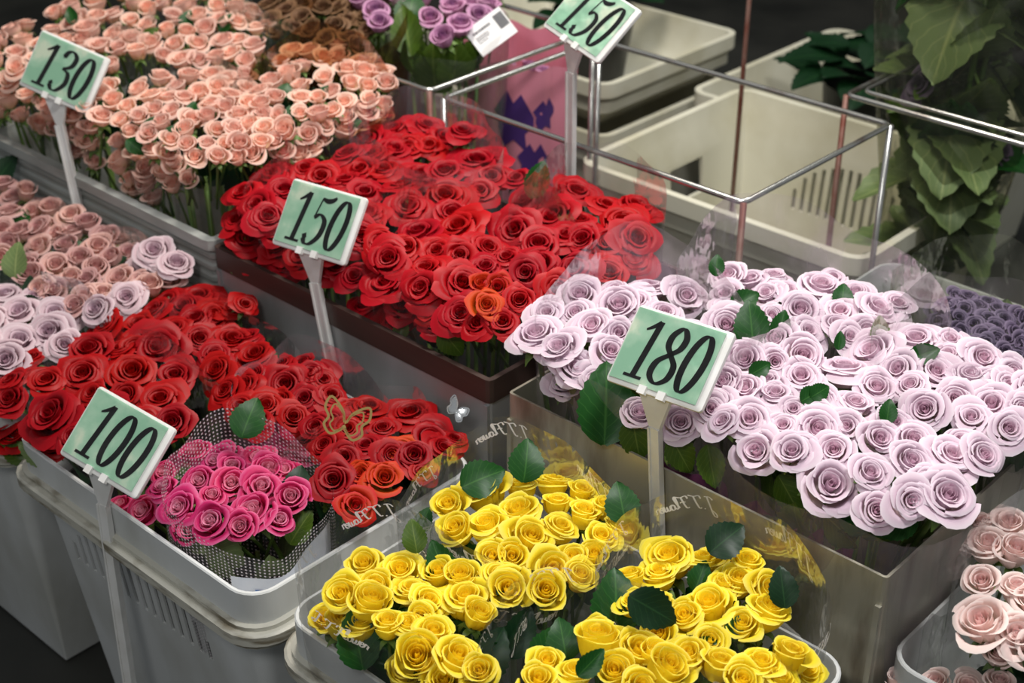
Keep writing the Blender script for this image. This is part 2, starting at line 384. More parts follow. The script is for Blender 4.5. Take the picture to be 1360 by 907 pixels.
crate(-1.735, -1.15, 2.43, 2.98, .004, .34, 'cream crate farthest back with the dark potted plant in it')

def wire_stand(x0, x1, y0, y1, zt, label, double=False, rust=False):
    e = empty('wire_stand', ((x0+x1)/2, (y0+y1)/2, .0), label, 'wire stand', 'wire bucket stands')
    def ring(z, d=0, r=.0042):
        pts = [Vector((p[0], p[1], z)) for p in rrect(x0+d, x1-d, y0+d, y1-d, .012, 3)]
        mb = MB(); mb.tube(pts+[pts[0]], r, 7, False); return mb
    part('top_ring', ring(zt), M['wire'], e)
    if double: part('inner_ring', ring(zt+.006, .018, .003), M['wire'], e)
    part('lower_ring', ring(.15), M['rust'] if rust else M['wire'], e)
    for i, (xx, yy) in enumerate(((x0, y0), (x1, y0), (x0, y1), (x1, y1))):
        part('leg', MB().tube([(xx, yy, zt), (xx, yy, .3), (xx, yy, 0)], .0046, 7), M['rust'] if rust or i == 1 else M['wire'], e)
    return e
wire_stand(-1.50, -.96, 1.47, 1.83, .65, 'empty square wire stand in front of the cream crate')
wire_stand(-2.10, -1.538, 1.478, 1.86, .65, 'wire stand round the mauve rose bouquet at the back')
wire_stand(-1.07, -.46, 1.89, 2.32, .65, 'rusty-legged wire stand round the tall green bouquet', True, True)
p0 = atY(972, 262, 2.06)
rod = MB().tube([(p0.x, 2.06, .018), (p0.x+.004, 2.06, 1.02)], .0042, 7)
tag(link('metal_rod', rod.mesh('metal_rod', M['rust'])), 'thin rusty upright rod standing in the empty cream crate', 'rod')

# ------------------------------------------------------------------ price tags
def cat_rom(pts, n=10, closed=False):
    out = []; L = len(pts)
    rng = range(L) if closed else range(L-1)
    for i in rng:
        g = lambda k: Vector(pts[k % L]) if closed else Vector(pts[max(0, min(L-1, k))])
        a, b, c, d = g(i-1), g(i), g(i+1), g(i+2)
        for k in range(n):
            t = k/n
            out.append(.5*((2*b)+(c-a)*t+(2*a-5*b+4*c-d)*t*t+(3*b-a-3*c+d)*t**3))
    if not closed: out.append(Vector(pts[-1]))
    return out
def strip(pts, wfun, closed=False):
    vs, fs = [], []
    L = len(pts)
    for i, p in enumerate(pts):
        a = pts[(i+1) % L] if closed else pts[min(i+1, L-1)]; b = pts[i-1] if closed or i > 0 else pts[0]
        t = Vector((a[0]-b[0], a[1]-b[1])); t = t.normalized() if t.length > 1e-9 else Vector((0, 1))
        n = Vector((-t.y, t.x)); wd = wfun(n, i/(L-1))/2
        vs += [(p[0]+n.x*wd, p[1]+n.y*wd), (p[0]-n.x*wd, p[1]-n.y*wd)]
    for i in range(L if closed else L-1):
        j = (i+1) % L; fs.append((2*i, 2*i+1, 2*j+1, 2*j))
    return vs, fs
def nib(wd=.125, th=.036): return lambda n, t: math.sqrt((wd*n.x)**2+(th*n.y)**2)
def digit(ch):
    S = []
    if ch == '0': S.append((cat_rom([(.25+.17*math.cos(a*math.pi/6), .5+.475*math.sin(a*math.pi/6)) for a in range(12)], 4, True), nib(.125), True))
    if ch == '1':
        S.append(([Vector((.27, .02)), Vector((.27, .98))], lambda n, t: .115, False))
        S.append(([Vector((.09, .022)), Vector((.45, .022))], lambda n, t: .05, False))
        S.append((cat_rom([(.06, .80), (.15, .86), (.27, .96)], 5), lambda n, t: .03+.07*t, False))
    if ch == '3':
        S.append((cat_rom([(.08, .80), (.12, .92), (.24, .97), (.38, .86), (.36, .66), (.18, .54)], 6), nib(.13), False))
        S.append((cat_rom([(.18, .54), (.36, .48), (.42, .26), (.30, .06), (.16, .03), (.05, .14)], 6), nib(.125), False))
        S.append(([Vector((.03, .14)), Vector((.11, .20))], lambda n, t: .09, False)); S.append(([Vector((.05, .80)), Vector((.12, .84))], lambda n, t: .08, False))
    if ch == '5':
        S.append((cat_rom([(.13, .93), (.26, .90), (.38, .93), (.46, 1.0)], 5), lambda n, t: .10*math.sin(.4+2.2*t), False))
        S.append(([Vector((.14, .93)), Vector((.11, .54))], lambda n, t: .035, False))
        S.append((cat_rom([(.11, .54), (.24, .62), (.40, .50), (.41, .24), (.28, .05), (.14, .02), (.05, .12)], 6), nib(.125), False))
        S.append(([Vector((.02, .13)), Vector((.11, .18))], lambda n, t: .10, False))
    if ch == '8': S.append((cat_rom([(.25, .53), (.37, .66), (.38, .84), (.25, .975), (.12, .84), (.13, .66), (.25, .53), (.42, .36), (.42, .14), (.25, .025), (.08, .14), (.08, .36)], 6, True), nib(.125, .042), True))
    return S
def price_tag(num, P0, yaw, tilt, roll, foot, label, wd=.118, ht=.087):
    yaw, tilt, roll = map(math.radians, (yaw, tilt, roll))
    X = Vector((math.cos(yaw), math.sin(yaw), 0)); B = Vector((-math.sin(yaw), math.cos(yaw), 0))
    U = Vector((0, 0, 1))*math.cos(tilt)+B*math.sin(tilt)
    X2 = X*math.cos(roll)+U*math.sin(roll); U2 = -X*math.sin(roll)+U*math.cos(roll)
    Nn = X2.cross(U2)    # faces the buyer
    P0 = Vector(P0); foot = Vector(foot)
    R = Matrix((X2, U2, Nn)).transposed()
    e = empty('price_tag', foot, label, 'price tag', 'price tags on white sticks')
    W = lambda x, y, z=0: P0+X2*x+U2*y+Nn*z
    pl = MB()
    loops = [[W(p[0], p[1], z) for p in rrect(i, wd-i, i, ht-i, .004, 3)] for i, z in ((0, -.005), (-.0005, -.0025), (0, 0), (.0015, .0008))]
    k = len(loops[0]); pl.add([p for l in loops for p in l], [(j*k+i, j*k+(i+1) % k, (j+1)*k+(i+1) % k, (j+1)*k+i) for j in range(3) for i in range(k)]+[tuple(range(k))[::-1], tuple(3*k+i for i in range(k))])
    me = pl.mesh('plate', M['white'], True, off=e.location); sharp(me, 30); link('plate', me, e)
    cd = MB().box(W(wd*.475, ht*.515, .0012), (wd*.455, ht*.455, .0005), R)
    card = part('card', cd, M['card'], e, False); card['label'] = 'mint green paper card'
    em = ht*.76; x = wd*.10
    for ch in num:
        g = MB()
        for pts, wf, cl in digit(ch):
            vs, fs = strip(pts, wf, cl)
            g.add([W(x+(vx+.13*vy)*em*.92, ht*.125+vy*em, .0021)for vx, vy in vs], fs)
        d = part('digit', g, M['ink'], e, False); d.parent = card; d.location = (0, 0, 0)
        d['label'] = 'black italic figure '+ch
        x += em*(.44 if ch == '1' else .46)
    part('clear_film', MB().grid(lambda u, v: W(wd*(.02+.94*u), ht*(.05+.93*v), .0030+.0006*math.sin(9*u+5*v)), 14, 10), M['film'], e)
    for cxx in (.40, .60):
        part('clip', MB().box(W(wd*cxx, .002, .002), (.0045, .0045, .0028), R), M['white'], e, False)
    # forked head and stick
    mid = W(wd*.5, 0, -.002); dn = (foot-mid); ln = dn.length; dn.normalize()
    j = mid+dn*.038
    fk = MB()
    a, b, c, d = W(wd*.5-.021, .004, -.001), W(wd*.5+.021, .004, -.001), j+X2*.0062, j-X2*.0062
    n2 = Nn*.0055
    fk.add([a, b, c, d, a-n2, b-n2, c-n2, d-n2], [(0, 3, 2, 1), (4, 5, 6, 7), (0, 1, 5, 4), (1, 2, 6, 5), (2, 3, 7, 6), (3, 0, 4, 7)])
    part('fork', fk, M['white'], e, False)
    st = MB(); side = dn.cross(Nn).normalized(); nn = side.cross(dn)
    Rm = Matrix((side, nn, dn)).transposed()
    st.box((j+foot)/2-n2*.5, (.0056, .0028, (foot-j).length/2+.002), Rm)
    for sgn in (-1, 1): st.box((j+foot)/2-n2*.5+side*sgn*.0056, (.0012, .0042, (foot-j).length/2+.002), Rm)
    part('stick', st, M['white'], e, False)
price_tag('130', (-1.9413, 1.035, .6798), 29.2, 31.8, -17.2, (-1.832, 1.044, .40), 'mint price tag reading 130 at the peach spray roses')
price_tag('150', (-1.371, 1.035, .6129), 8.2, 36.2, 1.1, (-1.262, 1.043, .36), 'mint price tag reading 150 in front of the metal bin of red roses')
price_tag('100', (-1.3138, .672, .5019), 17, 45.8, -11.2, (-1.246, .668, .02), 'mint price tag reading 100 at the vented white tub')
price_tag('180', (-.8259, 1.035, .6389), -1.9, 44.4, 5.8, (-.744, 1.042, .36), 'mint price tag reading 180 at the lavender roses')
price_tag('150', (-1.2865, 1.45, .8143), -1.4, 44.9, -13.3, (-1.221, 1.445, .02), 'mint price tag reading 150 at the top, standing before the empty wire stand')

# ------------------------------------------------------------------ roses
def rose_mesh(name, seed, npet=18, H=.95, open_=1., point=.0, mat=None):
    rnd = random.Random(seed); mb = MB()
    for i in range(npet):
        t = i/(npet-1)
        phi = i*2.39996+rnd.uniform(-.35, .35)
        Rm = (.05+.64*t**.95)*rnd.uniform(.93, 1.08)
        hw = 2.0*(1-t)**1.3+1.02*t+rnd.uniform(-.08, .12)
        ztop = H*(.92+.05*math.sin(t*3)-.20*open_*t**2.2+rnd.uniform(-.05, .05)*(.3+t))
        zb = H*.16*(1-t)
        flare = open_*(.03+.34*t**1.5)*rnd.uniform(.55, 1.35); roll = open_*.22*t**1.3*rnd.uniform(.4, 1.5)*H
        close = .55*max(0, 1-t/.22)
        ph = rnd.uniform(0, 6.28); skew = rnd.choice((-1, 1))*(.06+.12*t); tip = point*t*rnd.uniform(.4, 1.3)
        lean = rnd.uniform(-.07, .10)*t
        def fn(u, v):
            s = u*2-1; h = v*(1-.13*abs(s)**2.6)
            wv = .40+.60*math.sin(min(1, h/.55)*math.pi/2)
            a = phi+s*hw*wv
            g = min(1, h/.62); r = Rm*(1-(1-g)**2.4)**.55+.012
            k = max(0, (h-.55)/.45)
            r *= 1-close*k
            r += flare*k**2*(1-.2*s*s) + skew*s*Rm*.6*h + lean*h
            r += .05*math.sin(3.3*s+ph)*h*h*(.25+t) + .012*math.sin(8*s+ph*2)*k*k
            z = zb+(ztop-zb)*math.sin(min(1, h)*math.pi/2*.98)**.95 - roll*k**2.4*(1+.6*s*s) + .03*math.sin(2.6*s+ph*1.7)*k
            if tip: r += tip*.15*math.exp(-(s/.26)**2)*k*k; z += tip*.02*math.exp(-(s/.26)**2)*k
            return (r*math.cos(a), r*math.sin(a), z)
        mb.grid(fn, 8, 7, uvfn=lambda u, v, t=t: (t, v))
    return mb.mesh(name, mat)
def stem_mesh(name, L=5., mat=None):
    mb = MB(); mb.tube([(0, 0, .10), (.0, 0, -.02), (0, 0, -.25), (.04, .02, -L*.5), (.02, -.03, -L)], [.30, .24, .10, .085, .085], 7)
    for k in range(5):
        a = k*1.2566+.3
        def fn(u, v, a=a):
            s = (u*2-1)*.16*math.sin(max(.05, 1-v)*math.pi*.62)
            r = .22+.42*v**.8; z = .02+.20*v-.5*v*v
            return (r*math.cos(a)-s*math.sin(a), r*math.sin(a)+s*math.cos(a), z)
        mb.grid(fn, 2, 4)
    return mb.mesh(name, mat)
def leaf_mesh(name, mat, seed=0, serr=9, width=.36, fold=.25, curl=.22):
    mb = MB(); rnd = random.Random(seed); n = serr*2
    vs, uv = [], []
    for j in range(n+1):
        v = j/n; wv = width*math.sin(math.pi*min(1, v**.8*.985+.012))**.75
        if j % 2: wv *= 1.07
        else: wv *= .97
        for u in (-1, -.5, 0, .5, 1):
            y = v-(.012 if j % 2 == 0 and abs(u) == 1 else 0)
            vs.append((u*wv, y, fold*abs(u)*wv - curl*v*v + .02*math.sin(9*v+u*2+seed)*abs(u))); uv.append((u, v))
    fs = [(j*5+i, j*5+i+1, (j+1)*5+i+1, (j+1)*5+i) for j in range(n) for i in range(4)]
    mb.add(vs, fs, uv)
    return mb.mesh(name, mat)
STYLE = {'lav': (18, .98, .95, .2), 'red': (17, .90, 1.05, .9), 'redD': (17, .88, 1.1, .9), 'orange': (15, .98, .8, .9), 'yel': (15, 1.30, .62, .5), 'pink': (15, 1.05, .85, .3),
         'peach': (11, 1.2, .62, .3), 'dusty': (13, 1.25, .68, .4), 'lilac': (18, .95, 1.0, .3), 'blush': (15, 1.3, .62, .2),
         'mauve': (13, 1.35, .55, .2), 'brown': (11, 1., .7, .2), 'violet': (10, .8, 1., .4)}
ROSES = {}
def rose_data(kind, k):
    if (kind, k) not in ROSES:
        n, H, op, pt = STYLE[kind]; r = random.Random(hash(kind) % 1 + k*31+len(kind))
        ROSES[(kind, k)] = (rose_mesh('rose', k*17+len(kind)*5, n, H*(1, .93, 1.1, 1., 1.18)[k], op*(1, 1.1, .75, .95, .5)[k], pt, M[kind]), H)
    return ROSES[(kind, k)]
STEM = stem_mesh('stem', 5., M['stem'])
LEAF = {m: [leaf_mesh('leaf', M[m], s, width=wd, fold=fo, curl=cu) for s, wd, fo, cu in ((0, .36, .25, .2), (3, .42, .15, .35), (5, .31, .4, .1))] for m in ('leaf', 'leafd', 'leafl', 'leafg')}
BACK = FH.copy()

def orient(axis, spin):
    z = axis.normalized(); x = z.orthogonal().normalized(); y = z.cross(x)
    c, s = math.cos(spin), math.sin(spin)
    return Matrix((x*c+y*s, y*c-x*s, z)).transposed()
def add_rose(bq, kind, P, R, axis, spin=None, k=None):
    if k is None: k = RNG.choice((0, 0, 1, 2, 3, 3, 4) if kind not in ('lav', 'red', 'redD', 'lilac') else (0, 0, 1, 1, 3, 3, 2))
    me, H = rose_data(kind, k)
    rot = orient(axis, RNG.uniform(0, 6.28) if spin is None else spin)
    org = P - axis.normalized()*(H*R*.62)
    o = link('rose', me, bq)
    mat = Matrix.Translation(org-bq.location) @ rot.to_4x4() @ Matrix.Diagonal((R, R, R, 1))
    o.matrix_basis = mat
    s = link('stem', STEM, o)
    return o
def add_leaf(bq, P, L, tipdir, nrm, kind='leaf', k=None):
    me = RNG.choice(LEAF[kind]) if k is None else LEAF[kind][k]
    y = tipdir.normalized(); z = (nrm-y*nrm.dot(y)).normalized(); x = y.cross(z)
    R = Matrix((x, y, z)).transposed()
    o = link('leaf', me, bq)
    o.matrix_basis = Matrix.Translation(P-bq.location-y*L*.5) @ R.to_4x4() @ Matrix.Diagonal((L, L, L, 1))
    return o

# handwriting of the printed film
GL = {'J': (.62, [[(.10, .80), (.28, .95), (.62, .90)], [(.44, .92), (.36, .45), (.22, -.2), (.02, -.28), (.02, -.08), (.34, .10)]]),
      '.': (.22, [[(.06, .02), (.12, .06)]]),
      'T': (.66, [[(.02, .72), (.12, .92), (.45, .86), (.78, .98)], [(.46, .88), (.36, .4), (.22, .03), (.06, .06)]]),
      ' ': (.12, []),
      'F': (.66, [[(.06, .72), (.16, .93), (.50, .86), (.84, .98)], [(.46, .88), (.36, .4), (.22, .03), (.04, .06)], [(.22, .47), (.44, .50), (.58, .44)]]),
      'l': (.26, [[(.0, .08), (.18, .55), (.26, .92), (.16, .95), (.08, .4), (.12, .03), (.26, .12)]]),
      'o': (.32, [[(.16, .42), (.04, .30), (.06, .05), (.20, .02), (.28, .2), (.2, .42), (.32, .36)]]),
      'w': (.46, [[(.0, .40), (.04, .05), (.16, .05), (.24, .38), (.22, .06), (.36, .05), (.42, .42), (.48, .36)]]),
      'e': (.28, [[(.02, .18), (.22, .28), (.18, .42), (.05, .34), (.04, .06), (.16, .0), (.28, .12)]]),
      'r': (.28, [[(.0, .08), (.08, .44), (.14, .36), (.26, .38), (.22, .08), (.3, .04)]])}
def script_strips(text, wd=.10):
    out = []; x = 0
    for ch in text:
        adv, sts = GL[ch]
        for st in sts:
            pts = cat_rom([(x+px+.28*py, py) for px, py in st], 4)
            out.append(strip(pts, lambda n, t: wd*(.55+.6*abs(n.x))))
        x += adv
    return out, x

class Wrap:
    def __init__(s, cx, cy, a, b, z0, front, back, zb=.03, n=3., seed=1, tw=0., ripple=.018, kb=.40, flare=.35):
        s.__dict__.update(locals()); r = random.Random(seed); s.p = [r.uniform(0, 6.28) for _ in range(5)]
    def __call__(s, u, v, off=0):
        th = 2*math.pi*u; c, q = math.cos(th), math.sin(th)
        rr = (abs(c)**s.n+abs(q)**s.n)**(-1/s.n)
        d = (c*BACK.x+q*BACK.y); k = (1+d)/2
        zt = s.z0+s.front+(s.back-s.front)*k**1.3+.007*math.sin(3*th+s.p[0])+.004*math.sin(7*th+s.p[1])
        z = s.zb+(zt-s.zb)*v
        h = max(0, min(1, (z-s.zb)/(s.z0-.02-s.zb))); sc = s.kb+(1-s.kb)*(h*h*(3-2*h))**.8
        if z > s.z0: sc += (z-s.z0)*s.flare
        sc *= 1+(s.ripple*math.sin(6*th+s.p[2])+s.ripple*.6*math.sin(11*th+s.p[3]+4*v))*v
        ct, st = math.cos(s.tw), math.sin(s.tw)
        lx, ly = (s.a*sc+off)*rr*c, (s.b*sc+off)*rr*q
        return Vector((s.cx+lx*ct-ly*st, s.cy+lx*st+ly*ct, z))
    def build(s, bq, mat, name='cellophane_wrap', v0=0.):
        per = math.pi*(s.a+s.b)
        mb = MB().grid(lambda u, v: s(u, v0+(1-v0)*v), 72, 18, True, uvfn=lambda u, v: (u*per, v*(s.z0-s.zb)))
        return part(name, mb, mat, bq)
    def letters(s, bq, wrap, text='J.T Flower', em=.0155, drop=.022, gap=.045, start=.0):
        strips, L = script_strips(text)
        per = sum((s((i+1)/60, .95)-s(i/60, .95)).length for i in range(60))
        n = max(1, int(per/(L*em+gap)))
        H = s.z0-s.zb
        for k in range(n):
            g = MB(); u0 = start+k/n
            for vs, fs in strips:
                pts = []
                for x, y in vs:
                    u = u0+x*em/per
                    v = 1-(drop-y*em)/(H+.03)
                    pts.append(s(u, v, .0008))
                g.add(pts, fs)
            o = part('lettering', g, M['print'], bq); o.parent = wrap; o.location = (0, 0, 0)
            o['label'] = 'white script lettering printed on the film'

def bouquet(label, kind, roses, z0, box, wrap=None, wmat='cello', letter=False, under=14, leafk='leaf', leaves=(), tilt=.42, splay=.55, group=None, zb=.03, name='rose_bouquet', cat='bouquet', lean=None, Rscale=1.30, ul=.05, smax=None, kinds=None, wn='cellophane_wrap'):
    """roses: (px, py, size_px[, variant]); box: x0,x1,y0,y1 room for the heads"""
    x0, x1, y0, y1 = box
    pts = []
    for r in roses:
        P = at(r[0], r[1], z0)
        if P.y < y0: P = atY(r[0], r[1], y0)
        if P.y > y1: P = atY(r[0], r[1], y1)
        if P.x > x1: P = atX(r[0], r[1], x1)
        R = r[2]/2*dist(P)/F_PX*Rscale
        pts.append((P, R, r[3] if len(r) > 3 else None))
    cx = sum(p[0].x for p in pts)/len(pts); cy = sum(p[0].y for p in pts)/len(pts)
    if wrap: cx, cy = wrap.cx, wrap.cy
    bq = empty(name, (cx, cy, zb), label, cat, group)
    ext = max(.06, max(math.hypot(p[0].x-cx, p[0].y-cy) for p in pts))
    toward = (-FH) if lean is None else lean
    for i, (P, R, kd) in enumerate(pts):
        out = Vector((P.x-cx, P.y-cy, 0))/ext
        ax = Vector((0, 0, 1)) + toward*tilt + out*splay*.6 + Vector((RNG.uniform(-.3, .3), RNG.uniform(-.3, .3), 0))
        add_rose(bq, kd or (kinds[i % len(kinds)] if kinds else kind), P, R, ax)
    # stems bundled together
    mb = MB()
    for k in range(9):
        a = k*2.4; r = .008*math.sqrt(k)
        mb.tube([(cx+r*math.cos(a), cy+r*math.sin(a), zb+.004), (cx+2.6*r*math.cos(a), cy+2.6*r*math.sin(a), z0-.09)], .0028, 5)
    part('stem_bundle', mb, M['stem'], bq)
    # foliage below the heads
    ax_, by_ = (wrap.a, wrap.b) if wrap else (ext*.9, ext*.9)
    for k in range(under):
        a = 2*math.pi*(k+RNG.random()*.7)/max(1, under); rr = RNG.uniform(.50, .84)
        P = Vector((cx+ax_*rr*math.cos(a), cy+by_*rr*math.sin(a), z0-RNG.uniform(.045, .085)))
        d = Vector((math.cos(a)*.5, math.sin(a)*.5, RNG.uniform(.5, 1.1)))
        add_leaf(bq, P, ul*RNG.uniform(.8, 1.25), d, Vector((math.cos(a), math.sin(a), .5)), leafk)
    for lf in leaves:
        px, py, lp, ang = lf[:4]; off = lf[4] if len(lf) > 4 else .005; zz = z0+(off if off >= .02 else off-.010 if off >= .01 else off-.028)+(.012 if .01 <= off < .02 and kind == 'lav' else 0); kd = lf[5] if len(lf) > 5 else leafk
        P = at(px, py, zz)
        if P.y < y0: P = atY(px, py, y0-.012)
        if P.y > y1+.02: P = atY(px, py, y1+.02)
        if off >= .02: P = P+(EYE-P).normalized()*.010
        L = lp*dist(P)/F_PX; a = math.radians(ang)
        d = RT*math.cos(a)+UP*math.sin(a); nrm = -FW+Vector((0, 0, .25))+RT*RNG.uniform(-.25, .25)
        add_leaf(bq, P, L, d, nrm, kd)
    if wrap:
        wo = wrap.build(bq, M[wmat], wn)
        if letter: wrap.letters(bq, wo)
        return bq, wo
    return bq, None

# ---- yellow roses, printed film
GY = 'yellow rose bouquets in printed film'
YB = (-.955, -.512, .712, 1.016)
bouquet('yellow roses in printed film at the far left corner of their tub', 'yel',
  [(640,654,60),(596,672,44),(607,705,44),(647,700,50,),(690,683,56),(693,647,38),(735,641,42),(772,654,36),(803,674,36),(739,669,36),(775,685,38),(744,702,46),(704,716,56),(799,714,44),(818,698,30),(761,744,38),(680,740,44),(733,758,52),(770,766,42),(653,740,42),(675,783,54),(724,786,48),(660,764,38),(790,740,36)],
  .515, YB, Wrap(-.835, .905, .112, .098, .515, .0, .05, seed=3), 'cello', True, 10, 'leaf',
  [(641,634,62,25,.02),(700,612,58,80,.03),(826,668,56,100,.02),(563,690,36,70,.0),(585,748,66,110,.01),(620,742,70,150,.0),(670,772,46,20,.01),(640,780,40,-20,0),(742,718,26,80,0),(550,712,46,100,.02,'leafl')], group=GY, tilt=.16, Rscale=1.48)
bouquet('yellow roses in printed film at the near left of the tub, by the dirty rim', 'yel',
  [(484,751,45),(532,758,52),(583,762,48),(612,769,40),(455,791,48),(499,782,48),(493,804,50),(546,784,42),(568,800,48),(618,795,58),(634,820,40),(433,824,42),(453,831,42),(515,831,38),(541,831,36),(574,842,48),(559,820,40),(554,873,58),(607,875,58),(638,892,46),(537,898,48),(480,830,44),(590,905,50)],
  .51, YB, Wrap(-.845, .765, .118, .072, .505, .0, .035, seed=8, tw=.15), 'cello', True, 8, 'leaf',
  [(475,850,80,100,.0),(520,858,64,15,-.01),(530,795,30,100,.005),(592,820,50,80,-.005),(612,838,40,40,0),(649,790,50,-20,.0),(506,752,28,-60,0),(650,870,80,60,.0,'leafd'),(690,840,74,65,.005,'leafd')], group=GY, tilt=.16, Rscale=1.48)
bouquet('yellow roses in printed film at the right end, beside the stained bin', 'yel',
  [(889,742,58),(838,769,34),(933,745,40),(876,762,46),(945,742,40),(992,747,40),(980,772,48),(1022,785,50),(1020,812,54),(942,805,58),(910,820,46),(875,842,44),(870,800,42),(960,780,40),(985,830,44),(840,800,40)],
  .515, YB, Wrap(-.615, .945, .105, .088, .515, .0, .06, seed=5), 'cello', True, 10, 'leaf',
  [(868,810,76,-30,.025,'leafd'),(820,800,84,85,.01),(930,765,44,70,.01),(950,775,36,20,.01),(965,715,60,40,.03,'leafd'),(1040,780,56,95,.02,'leafd'),(975,835,36,70,.01),(995,850,44,110,.0,'leafl'),(940,855,34,10,.01)], group=GY, tilt=.16, Rscale=1.48)
bouquet('yellow roses in printed film lowest in the picture, at the tub front', 'yel',
  [(790,839,46),(794,859,60),(726,881,42),(764,895,44),(816,895,46),(847,866,58),(869,872,40),(883,892,56),(715,905,48),(916,872,50),(955,883,52),(1010,883,46),(1050,870,52),(942,852,40),(985,905,48),(1035,905,44),(850,915,46),(1070,890,40)],
  .515, YB, Wrap(-.635, .822, .122, .088, .51, .0, .025, seed=13, tw=.35), 'cello', True, 8, 'leaf',
  [(785,880,50,45,.02),(748,850,56,100,.01),(730,860,60,60,.0),(1000,905,60,8,.0,'leafl'),(905,838,46,-20,0),(810,875,40,70,.01,'leafl')], group=GY, tilt=.16, Rscale=1.48)

# ---- lavender roses
GLV = 'lavender rose bouquets in the stained bin'
LB = (-.96, -.47, 1.07, 1.43)
bouquet('lavender roses at the left end of their bin, left of the 180 tag', 'lav',
  [(771,393,52),(725,415,42),(712,446,64),(765,417,44),(743,463,58),(787,435,54),(765,490,60),(811,468,50),(822,444,44),(822,408,56),(860,384,54),(846,402,50),(910,395,52),(882,417,46),(816,388,36),(849,552,48,),(904,562,52),(944,544,46),(880,470,50),(920,445,48),(860,440,46),(900,510,50),(790,505,44),(750,512,44)],
  .62, (-.965, -.47, 1.072, 1.43), Wrap(-.875, 1.165, .112, .105, .615, -.01, .075, seed=21), 'cello_sheen', False, 12, 'leafl',
  [(806,535,112,86,.0,'leaf'),(845,585,60,-80,-.03,'leafl'),(905,605,56,-60,-.03,'leafl')], group=GLV)
bouquet('lavender roses at the far side of the bin, below the empty wire stand', 'lav',
  [(967,371,50),(996,373,42),(963,393,46),(967,411,44),(965,433,56),(1018,391,42),(1047,388,44),(1027,368,40),(1089,384,56),(1106,371,36),(1137,390,44),(1062,415,54),(1025,419,32),(1115,415,52),(1166,413,60),(1192,404,46),(1031,452,56),(1073,441,46),(1111,433,46),(1128,448,42),(987,479,58),(1029,481,42),(1064,475,60),(1010,440,40),(1150,440,44)],
  .625, LB, Wrap(-.765, 1.325, .150, .105, .62, .0, .085, seed=23), 'cello_sheen', False, 10, 'leaf',
  [(998,430,66,95,.012),(1037,432,44,75,.012),(990,398,44,30,.012),(952,352,30,85,.04),(1120,392,34,80,.01),(1115,452,26,80,.01),(1010,490,34,30,.01),(1168,440,44,85,.012,'leafg')], group=GLV)
bouquet('lavender roses at the near corner of the bin, largest blooms in front', 'lav',
  [(1064,501,58),(1122,492,66),(1164,516,54),(990,518,54),(1018,508,46),(1029,525,50),(1089,534,48),(1135,538,52),(952,534,42),(963,510,50),(1086,552,46),(1084,572,64),(1188,562,50),(1124,568,46),(1168,584,54),(1212,586,56),(1108,599,54),(1208,615,58),(1263,606,64),(1305,606,56),(1155,630,54),(1102,645,78,),(1164,678,54),(1210,665,56),(1258,660,78),(1064,593,38),(1276,586,42),(996,558,60),(1040,566,44),(1005,600,60),(1052,600,54),(1054,544,40),(960,560,44),(1230,640,44)],
  .62, (-.965, -.455, 1.078, 1.43), Wrap(-.600, 1.175, .150, .128, .615, -.03, .045, seed=27, n=3.6), 'cello_sheen', False, 26, 'leafl',
  [(1078,525,34,30,.012,'leaf'),(1140,690,56,-20,-.02,'leaf'),(1190,700,60,-160,-.02,'leaf'),(1050,660,66,-60,-.03,'leafl'),(1120,705,60,-40,-.04,'leafl'),(1215,575,44,-40,.0,'leafg'),(945,620,60,-80,-.03,'leafl')], group=GLV)
bq, _ = bouquet('lavender roses at the far right end of the bin, running out of the picture', 'lav',
  [(1159,468,68),(1192,492,60),(1217,451,64),(1261,453,46),(1259,473,44),(1304,477,52),(1243,495,62),(1290,501,58),(1209,513,44),(1229,545,60),(1269,531,50),(1316,539,68),(1344,495,46),(1338,513,52),(1314,509,46),(1356,545,44),(1370,520,50),(1385,500,46),(1385,540,50),(1290,555,50),(1340,570,54)],
  .625, LB, Wrap(-.555, 1.335, .108, .098, .62, .0, .07, seed=29), 'cello', False, 10, 'leaf',
  [(1228,470,46,20,.012),(1180,546,34,80,.01),(1090,520,30,30,.01),(1205,548,40,120,.0,'leafg')], group=GLV)
for k, (px, py, rad) in enumerate(((905, 640, .05), (1000, 690, .05), (1090, 735, .03))):
    P = atY(px, py, 1.066)
    mb = MB().grid(lambda u, v: (P.x-rad+2*rad*u, 1.062+.012*v+.006*math.sin(u*17+k), P.z-.03+.04*v+.008*math.sin(u*11+k*2)*v), 24, 5)
    part('tissue_frill', mb, M['tissue'], bq)

# ---- red roses in the banded bin
GD = 'red rose bouquets in the banded bin'
DB = (-1.50, -1.03, 1.08, 1.41)
bouquet('red roses at the left end of the banded bin, behind the 150 tag', 'redD',
  [(323,257,46),(341,272,46),(363,231,46),(378,253,46),(356,288,46),(316,292,42),(330,319,46),(347,341,46),(367,306,44),(427,235,46),(458,239,46),(484,255,44),(488,283,44),(480,314,46),(378,350,44),(444,352,46),(370,328,42),(420,290,46),(440,320,46),(400,340,46),(405,226,42),(450,275,46)],
  .62, DB, Wrap(-1.385, 1.165, .125, .10, .615, .0, .055, seed=31), 'cello', False, 10, 'leafd', [(322,345,50,110,-.01,'leafg')], group=GD)
bouquet('red roses in the back row of the banded bin, half hidden by crinkled film', 'redD',
  [(479,224,42),(523,200,46),(494,206,44),(543,195,42),(569,193,42),(522,172,40),(568,168,40),(614,176,42),(592,183,42),(537,190,42),(489,185,42),(460,205,42),(508,226,40),(545,172,36)],
  .625, DB, Wrap(-1.40, 1.335, .11, .075, .62, .02, .075, seed=33, ripple=.04), 'cello_sheen', False, 6, 'leafd', group=GD)
